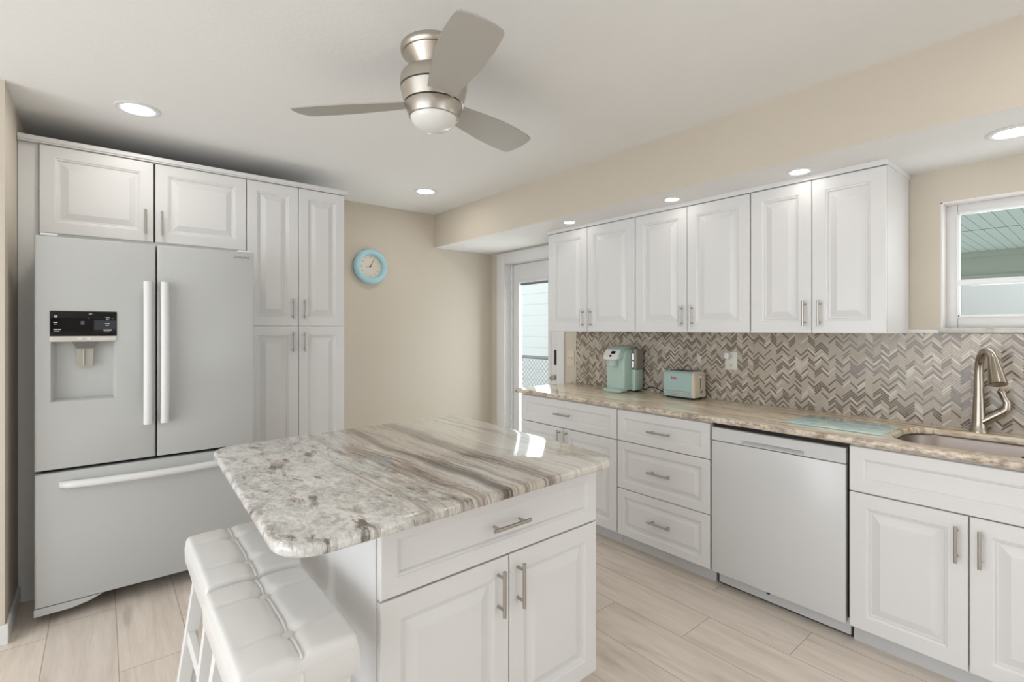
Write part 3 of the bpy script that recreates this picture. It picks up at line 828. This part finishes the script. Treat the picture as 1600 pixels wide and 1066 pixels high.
# ------------------------------------------------------------------ stools
def make_stool():
    t = thing('bar_stool', '', 'stool', (0, 0, 0), 0, 'white tufted bar stools at the island')
    a, b, H, th = .124, .214, .662, .098
    nx, ny = 44, 72
    m = MB(); bm = m.bm
    def top(x, y):
        du, dv = a - abs(x), b - abs(y); r = .013
        def e(d_): return 0 if d_ > r else r - math.sqrt(max(0, r * r - (r - d_) ** 2))
        z = H - e(du) * .8 - e(dv) * .8
        z += .004 * (1 - (x / a) ** 2) - .006 * (y / b) ** 4
        z -= .009 * math.exp(-(x / .012) ** 2)
        for yb in (-.105, .105):
            z -= .0028 * math.exp(-((y - yb) / .008) ** 2) * min(1, du / .03)
            z -= .016 * math.exp(-(x * x + (y - yb) ** 2) / .022 ** 2)
        for yb in (-.17, 0, .17):
            for xb in (-.066, .066): z += .0030 * math.exp(-((x - xb) / .05) ** 2 - ((y - yb) / .07) ** 2)
        return z
    def sp(k, n, h):   # denser near edges
        q = -1 + 2 * k / n; return h * math.sin(q * math.pi / 2) ** 1 if False else h * (q * 1.18 - .18 * q ** 3)
    V = [[bm.verts.new((sp(i, nx, a), sp(j, ny, b), top(sp(i, nx, a), sp(j, ny, b)))) for j in range(ny + 1)] for i in range(nx + 1)]
    for i in range(nx):
        for j in range(ny): bm.faces.new((V[i][j], V[i + 1][j], V[i + 1][j + 1], V[i][j + 1]))
    ring = [V[i][0] for i in range(nx + 1)] + [V[nx][j] for j in range(1, ny + 1)] + [V[i][ny] for i in range(nx - 1, -1, -1)] + [V[0][j] for j in range(ny - 1, 0, -1)]
    prev = ring
    for k, (ins, z) in enumerate(((-.003, H - .045), (-.002, H - th + .012), (.004, H - th))):
        cur = [bm.verts.new((v.co.x * (1 - ins / a), v.co.y * (1 - ins / b), z)) for v in ring]
        for i in range(len(ring)):
            j = (i + 1) % len(ring); bm.faces.new((prev[j], prev[i], cur[i], cur[j]))
        prev = cur
    bm.faces.new(prev)
    cu = m.build('seat_cushion', M['leather'], t, smooth=50)
    m = MB()
    m.tube([(0, y, top(0, y) + .0025) for y in [-b + .002 + (2 * b - .004) * k / 60 for k in range(61)]], .0032, 8)
    for s_ in (-1, 1):
        m.tube([(0, s_ * (b + .002), H - .040 - .008 * k) for k in range(7)], .003, 8)
    m.build('seam_welt', M['leather'], cu)
    m = MB()
    z = H - .034
    loop = rrect(-a - .0005, a + .0005, -b - .0005, b + .0005, .012, 5)
    m.tube([(x, y, z) for x, y in loop + loop[:1]], .0022, 6); m.build('edge_welt', M['leather'], cu)
    for yb in (-.105, .105):
        m = MB(); m.lathe([(.002, .0065), (.010, .0058), (.0145, .003), (.0158, -.001), (.0158, -.008)][::-1], (0, yb, top(0, yb) + .0095), 'Z', 20); m.build('tuft_button', M['leather'], cu)
    m = MB(); m.box(-a + .012, a - .012, -b + .015, b - .015, H - th - .045, H - th + .002, .003); m.build('seat_frame', M['stoolwood'], t)
    zt = H - th - .01
    for sx in (-1, 1):
        for sy in (-1, 1):
            m = MB(); m.bar((sx * (a - .03), sy * (b - .09), zt), (sx * (a + .04), sy * (b - .055), 0), .034, .034); m.build('leg', M['stoolwood'], t, smooth=0)
    q = lambda z_: (zt - z_) / zt
    for sx in (-1, 1):
        z_ = .36; x = sx * (a - .03 + .07 * q(z_)); y = b - .09 + .035 * q(z_)
        m = MB(); m.box(x - .010, x + .010, -y, y, z_ - .022, z_ + .022, .002); m.build('stretcher', M['stoolwood'], t, smooth=0)
    for sy in (-1, 1):
        z_ = .22; y = sy * (b - .09 + .035 * q(z_)); x = a - .03 + .07 * q(z_)
        m = MB(); m.box(-x, x, y - .010, y + .010, z_ - .022, z_ + .022, .002); m.build('stretcher', M['stoolwood'], t, smooth=0)
    return t
st = make_stool(); st.location = (.331, 1.322, 0)
st['label'] = 'white tufted backless bar stool at the front, nearest the viewer'
copy_tree(st, (.340, 1.776, 0), 'white tufted backless bar stool behind the other, nearer the refrigerator')

# ------------------------------------------------------------------ clock
t = thing('wall_clock', 'round wall clock with an aqua rim on the beige wall', 'clock', (1.771, YB - .002, 1.891))
m = MB(); m.lathe([(.138, 0), (.146, .012), (.150, .028), (.145, .043), (.130, .052), (.112, .050), (.101, .040), (.097, .026), (.097, .018)], axis='Y', seg=64, cap0=True, cap1=False); m.build('rim', M['clockring'], t, smooth=60)
m = MB(); m.lathe([(.099, .016), (.099, .019)], axis='Y', seg=64); dial = m.build('dial', M['dial'], t)
for i in range(1, 13):
    an = math.radians(90 - 30 * i); text(str(i), .020, 'numeral', M['letter'], dial, (.079 * math.cos(an), -.0195, .079 * math.sin(an)), (R90, 0, 0), .0003)
def hand(an, ln, wd, mt, nm):
    m = MB(); an = math.radians(an); u = Vector((math.sin(an), 0, math.cos(an))); v = Vector((u.z, 0, -u.x))
    m.loft([[u * -.014 + v * -wd + Vector((0, y, 0)), u * -.014 + v * wd + Vector((0, y, 0)), u * ln + v * wd * .4 + Vector((0, y, 0)), u * ln - v * wd * .4 + Vector((0, y, 0))] for y in (-.021, -.0225)])
    m.build(nm, mt, t, smooth=0)
hand(27, .070, .0032, M['black'], 'minute_hand'); hand(262, .044, .0022, M['letter'], 'hour_hand')
m = MB(); m.lathe([(.005, .0195), (.005, .024)], axis='Y', seg=16); m.build('pivot', M['black'], t)

# ------------------------------------------------------------------ ceiling fan
FX, FYc = .977, 1.655
t = thing('ceiling_fan', 'brushed nickel flush-mount ceiling fan with three taupe blades', 'fan', (FX, FYc, ZC))
m = MB(); m.lathe([(.121, -.0005), (.124, -.004), (.1255, -.012), (.124, -.022), (.118, -.030), (.113, -.032), (.111, -.036), (.074, -.086), (.070, -.094), (.070, -.100)], seg=64); m.build('canopy', M['fan'], t, smooth=30)
m = MB(); m.lathe([(.069, -.094), (.100, -.097), (.116, -.104), (.1245, -.116), (.1265, -.132), (.1260, -.156), (.124, -.1575)], seg=64); m.build('motor_cap', M['fan'], t, smooth=40)
m = MB(); m.lathe([(.1215, -.155), (.1215, -.164)], seg=64); m.build('upper_groove', M['gap'], t)
m = MB(); m.lathe([(.123, -.1615), (.1245, -.163), (.1125, -.216), (.110, -.217)], seg=64); m.build('motor_housing', M['fan'], t, smooth=40)
m = MB(); m.lathe([(.107, -.214), (.107, -.223)], seg=64); m.build('lower_groove', M['gap'], t)
m = MB(); m.lathe([(.109, -.2205), (.1095, -.222), (.0935, -.266), (.090, -.268), (.086, -.264)], seg=64); m.build('light_kit', M['fan'], t, smooth=40)
m = MB(); m.lathe([(.088, -.255)] + [(.0885 * math.cos(a), -.262 - .056 * math.sin(a)) for a in [math.pi / 2 * k / 12 for k in range(12)]] + [(.002, -.318)], seg=64); m.build('globe', M['globe'], t, smooth=80)
def make_blade(name):
    m = MB(); top, bot = [], []
    out = [(.095, -.050), (.20, -.066), (.33, -.083), (.44, -.086), (.52, -.080), (.543, -.075), (.552, -.066), (.560, -.034), (.563, .0), (.560, .034), (.552, .064), (.543, .072), (.52, .076), (.44, .079), (.33, .076), (.20, .062), (.095, .050)]
    m.loft([[(x, y, -.003) for x, y in out], [(x, y, .003) for x, y in out]])
    return m
for k, an in enumerate((-106.5, 13.7, 132.5)):
    o = make_blade('fan').build('blade', M['blade'], t, smooth=0)
    o.location = (0, 0, -.208); o.rotation_euler = (math.radians(-12), 0, math.radians(an)); o.rotation_mode = 'XYZ'

# ------------------------------------------------------------------ recessed lights
def downlight(x, y, z, ro, ri, label, grp):
    t = thing('recessed_light', label, 'light', (x, y, z), 0, grp)
    m = MB(); m.lathe([(ro, -.0005), (ro, -.004), (ro - .006, -.007), (ri + .004, -.006), (ri, -.001), (ri, -.0005)], seg=48, cap0=False, cap1=False); m.build('trim_ring', M['trim'], t, smooth=50)
    m = MB(); m.lathe([(ri - .001, -.0008), (ri - .001, -.003), (ri * .4, -.0042)], seg=40); m.build('lens', M['lens'] if z > 2.3 else M['lens_small'], t, smooth=50)
    return t
downlight(.132, 3.026, ZC, .092, .062, 'lit recessed ceiling light above the refrigerator', 'recessed lights in the main ceiling')
downlight(1.944, 3.418, ZC, .085, .062, 'lit recessed ceiling light in front of the clock wall', 'recessed lights in the main ceiling')
for (x, y, lab) in ((.132, .15, 'added recessed ceiling light behind the viewer on the refrigerator side'), (1.944, -.15, 'added recessed ceiling light behind the viewer on the window side'), (.132, -2.3, 'added recessed ceiling light by the rear window'), (1.944, -2.3, 'added recessed ceiling light by the wide rear opening')):
    downlight(x, y, ZC, .085, .062, lab, 'recessed lights in the main ceiling')  # lamps added out of view to help light the room
downlight(2.573, 2.475, ZS, .054, .037, 'lit soffit light above the wall cabinet nearest the back door', 'recessed lights in the soffit')
downlight(2.579, 1.652, ZS, .054, .037, 'lit soffit light above the middle wall cabinet', 'recessed lights in the soffit')
downlight(2.598, .968, ZS, .058, .040, 'lit soffit light above the wall cabinet beside the window', 'recessed lights in the soffit')
downlight(2.715, .245, ZS, .082, .058, 'large lit soffit light over the sink', 'recessed lights in the soffit')

# ------------------------------------------------------------------ outlet and switch
t = thing('wall_outlet', 'white duplex outlet plate on the mosaic backsplash', 'outlet', (XW - .008, 1.547, 1.154), -90)
m = MB(); m.box(-.040, .040, -.006, -.0002, -.058, .058, .002); m.build('plate', M['plate'], t)
for z in (.028, -.028):
    m = MB(); m.loft([[(x, y, z + q) for x, q in rrect(-.017, .017, -.014, .014, .008, 4)] for y in (-.006, -.0085)]); rc = m.build('receptacle', M['plate'], t)
    m = MB(); m.box(-.008, -.006, -.009, -.008, z - .003, z + .007); m.box(.006, .008, -.009, -.008, z - .003, z + .006); m.tube([(0, -.0082, z - .008), (0, -.009, z - .008)], .0025, 8); m.build('slot', M['black'], rc, smooth=0)
m = MB(); m.box(-.034, -.002, -.035, -.009, .012, .052, .006); m.build('plug_adapter', M['handle_white'], t)
t = thing('light_switch', 'cream double toggle switch plate between door casing and backsplash', 'switch', (XW, 2.957, 1.105), -90)
m = MB(); m.box(-.042, .042, -.006, -.0002, -.064, .064, .002); m.build('plate', M['switch'], t)
for x in (-.02, .02):
    m = MB(); m.box(x - .005, x + .005, -.007, -.0055, -.014, .014); m.bar((x, -.006, .0), (x, -.018, .008), .007, .009, .006, .006); m.build('toggle', M['cream'], t, smooth=0)

# ------------------------------------------------------------------ coffee maker
t = thing('coffee_maker', 'mint green single-serve coffee maker on the worktop by the back door', 'coffee maker', (2.815, 2.312, ZT), -90)
def sideprof(mb, prof, x0, x1, b=.012):
    """extrude (y, z) outline along x with softened sides"""
    n = len(prof); cy = sum(p[0] for p in prof) / n; cz = sum(p[1] for p in prof) / n
    sh = lambda x, k: [(x, cy + (y - cy) * k, cz + (z - cz) * k) for y, z in prof]
    return mb.loft([sh(x0, .90), sh(x0 + b * .35, .965), sh(x0 + b, 1), sh(x1 - b, 1), sh(x1 - b * .35, .965), sh(x1, .90)])
m = MB(); sideprof(m, [(.065, .012), (.235, .012), (.232, .24), (.215, .300), (.14, .312), (.085, .295), (.060, .24)], -.084, .084); m.build('housing', M['mint'], t, smooth=50)
m = MB()
loop = lambda i, z: [(x, y, z) for x, y in rrect(-.082 + i, .082 - i, .0 + i, .10, (.05, .05, .005, .005), 8)]
m.loft([loop(.006, .0), loop(0, .006), loop(0, .022), loop(.004, .027), loop(.012, .028)]); m.build('drip_tray', M['mint'], t, smooth=50)
m = MB(); m.loft([[(x, .012 + y, z) for x, y in rrect(-.083, .083, 0, .21, (.05, .05, .01, .01), 8)] for z in (.0, .010)]); m.build('foot', M['greyp'], t)
m = MB(); sideprof(m, [(.056, .24), (.014, .235), (.012, .262), (.035, .302), (.08, .330), (.14, .335), (.175, .318), (.17, .295), (.085, .285)], -.070, .070, .016); m.build('brew_head', M['mint'], t, smooth=50)
m = MB()   # white control bezel on the sloping front of the head
ax = Vector((0, .50, .866)).normalized(); nrm = Vector((0, -.866, .5)).normalized(); cen = Vector((0, .022, .272))
bez = lambda i, h: [tuple(cen + Vector((x, 0, 0)) + ax * q + nrm * h) for x, q in rrect(-.068 + i, .068 - i, -.042 + i, .044 - i, (.03, .03, .018, .018), 6)]
m.loft([bez(.002, -.010), bez(0, .002), bez(.004, .007), bez(.010, .008)]); bz = m.build('control_bezel', M['handle_white'], t, smooth=50); bz['label'] = 'white control bezel'
m = MB(); q0 = [tuple(cen + Vector((x, 0, 0)) + ax * q + nrm * .0085) for x, q in rrect(-.002, .036, .004, .026, .003, 3)]; q1 = [tuple(Vector(p_) - nrm * .003) for p_ in q0]
m.loft([q1, q0]); m.build('screen', M['disp_black'], bz, smooth=0)
m = MB(); c0 = cen + Vector((.002, 0, 0)) - ax * .014; m.tube([c0 + nrm * .004, c0 + nrm * .010], .010, 16); m.build('brew_button', M['black'], bz)
m = MB(); m.lathe([(.034, .19), (.034, .232), (.042, .245)], (0, .045, 0), 'Z', 24); m.build('brew_nozzle', M['mint'], t)
m = MB(); sideprof(m, [(.145, .012), (.243, .012), (.243, .165), (.145, .165)], .080, .116, .010); m.build('tank_base', M['mint'], t, smooth=50)
m = MB(); m.loft([[(x, y, z) for x, y in rrect(.087, .120, .15, .245, .014, 5)] for z in (.166, .305)]); m.loft([[(x, y, z) for x, y in rrect(.085, .122, .148, .247, .014, 5)] for z in (.305, .312)]); m.build('water_tank', M['smoke'], t, smooth=50)
m = MB()
for z in (.18, .235): m.tube([(.098, .146, z), (.098, .146, z + .045)], .010, 12)
m.build('tank_clip', M['chrome'], t)
m = MB(); m.tube([(.12, .235, .300), (.150, .235, .304), (.155, .235, .29), (.155, .235, .215), (.148, .235, .205)], .0045, 8); m.build('tank_handle', M['smoke'], t)
m = MB()
m.tube([Vector(p_) for p_ in ((.10, .238, .03), (.13, .246, .012), (.17, .225, .035), (.22, .20, .046), (.27, .19, .038), (.31, .20, .02), (.33, .215, .008))], .0035, 8); m.build('power_cord', M['cord'], t)

# ------------------------------------------------------------------ toaster
t = thing('toaster', 'aqua retro toaster with cream end panel on the worktop', 'toaster', (2.905, 1.928, ZT), -90)
Lx, Dy, Hz = .222, .150, .184
m = MB()
def tl(x, k): return [(x, y, z) for y, z in [(Dy / 2 + (y_ - Dy / 2) * k, .012 + (z_ - .012) * (1 - (1 - k) * .5)) for y_, z_ in
        [(.0, .016), (.0, .155), (.004, .168), (.012, .177), (.024, .182), (Dy - .024, .182), (Dy - .012, .177), (Dy - .004, .168), (Dy, .155), (Dy, .016)]]]
m.loft([tl(.012, .93), tl(.014, 1), tl(Lx - .016, 1), tl(Lx - .014, .93)]); m.build('shell', M['mint2'], t, smooth=40)
def cap(x0, x1, x2):
    m = MB(); m.loft([tl(x0, .985), tl(x1, .97), tl(x2, .86)]); return m
cap(Lx - .020, Lx - .004, Lx + .004).build('end_panel', M['cream'], t, smooth=40)['label'] = 'cream control end'
cap(.016, .004, -.002).build('end_panel', M['mint2'], t, smooth=40)
m = MB()
for z in (.028, .040, .052): m.tube([(.012, -.0008, z), (Lx - .020, -.0008, z)], .0028, 8)
m.build('chrome_band', M['chrome'], t)
m = MB()
for y in (.035, .090): m.box(.03, Lx - .04, y, y + .026, .181, .1845, .001)
m.build('bread_slot', M['black'], t, smooth=0)
m = MB(); m.box(.018, Lx - .014, .008, Dy - .008, .006, .017, .002); m.build('base', M['black'], t)
for x in (.03, Lx - .028):
    for y in (.015, Dy - .015): m = MB(); m.tube([(x, y, 0), (x, y, .008)], .009, 12); m.build('foot', M['black'], t)
m = MB(); m.box(Lx + .001, Lx + .022, Dy / 2 - .018, Dy / 2 + .018, .142, .158, .005); m.build('lever', M['cream'], t)
m = MB(); m.box(Lx + .0025, Lx + .0045, Dy / 2 - .003, Dy / 2 + .003, .07, .145); m.build('lever_slot', M['black'], t, smooth=0)
m = MB(); m.tube([(Lx + .001, Dy / 2, .052), (Lx + .014, Dy / 2, .052)], .014, 20); m.build('browning_dial', M['chrome'], t)
m = MB(); 
for x, h_ in ((0, .016), (.008, .011), (.0155, .013), (.023, .011), (.0305, .011), (.040, .005)):
    m.box(.062 + x, .062 + x + .0055, -.0014, .001, .130, .130 + h_, .0012)
m.box(.060, .104, -.001, .001, .1265, .1285); m.build('emblem', M['red'], t)

# cutting board
m = MB(); m.slab(rrect(0, .392, 0, .292, .010, 4), [], 0, .006, .002, 2)
o = m.build('cutting_board', M['board']); o.location = (2.588, 1.028, ZT + .0006); o.rotation_euler = (0, 0, math.radians(-90.8))
tag(o, 'aqua printed glass cutting board lying left of the sink', 'cutting board')

# ------------------------------------------------------------------ outside
m = MB(); m.box(XW + .14, 14, -6, 12, -.25, -.12)
struct(m.build('ground', M['concrete'], smooth=0), 'pale concrete yard outside', 'ground')
m = MB(); m.box(6.2, 6.4, 4.2, 10.5, -.12, 3.4)
o = m.build('neighbour_house', M['siding'], smooth=0); tag(o, 'white lap-sided house wall seen through the door glass', 'house')
t = thing('chain_link_fence', 'chain-link fence seen through the door glass', 'fence', (4.25, 3.95, -.12))
m = MB(); FL, FH = 3.2, 1.10; sp_ = .062
n = int((FL + FH) / sp_)
for i in range(n):
    c0 = i * sp_
    for s_ in (0, 1):
        a0, a1 = max(0, c0 - FH), min(FL, c0)
        p0 = (0.002 * s_, a0, (c0 - a0)); p1 = (.002 * s_, a1, (c0 - a1))
        if s_: p0 = (p0[0], FL - p0[1], p0[2]); p1 = (p1[0], FL - p1[1], p1[2])
        if abs(p0[1] - p1[1]) > .01: m.bar(p0, p1, .0035, .0035)
m.build('wire_mesh', M['galv'], t, smooth=0)
m = MB(); m.tube([(0, 0, FH + .012), (0, FL, FH + .012)], .021, 12); m.build('top_rail', M['galv'], t)
for y in (0.0, 1.6, 3.2):
    m = MB(); m.tube([(.03, y, 0), (.03, y, FH + .04)], .028, 12); m.build('post', M['galv'], t)
t = thing('carport', 'neighbouring carport with pale green board ceiling seen through the sink window', 'carport', (4.2, -3.3, -.12))
m = MB(); m.box(0, 6.3, 0, 7.0, 2.67, 2.75); m.build('board_ceiling', M['soffitv'], t, smooth=0)
m = MB(); m.box(6.25, 6.45, 0, 7.0, 2.02, 2.67); m.box(6.22, 6.25, 0, 7, 2.22, 2.30); m.box(6.22, 6.25, 0, 7, 2.58, 2.67); m.build('beam', M['green'], t, smooth=0)
m = MB(); m.box(6.28, 6.42, 0, 7, 0, 2.02); m.build('back_wall', M['paleblue'], t, smooth=0)
for y in (.1, 6.8):
    m = MB(); m.box(.05, .15, y, y + .1, 0, 2.67); m.build('post', M['trim'], t, smooth=0)
t = thing('privacy_fence', 'pale blue-white solid fence seen through the lower half of the sink window', 'fence', (3.92, -3.2, -.12))
for k in range(4):
    m = MB(); m.box(0, .04, k * 1.55 + .05, k * 1.55 + 1.5, .05, 1.755); m.build('fence_panel', M['paleblue'], t, smooth=0)
for k in range(5):
    m = MB(); m.box(-.03, .07, k * 1.55 - .05, k * 1.55 + .05, 0, 1.755); m.build('post', M['paleblue'], t, smooth=0)
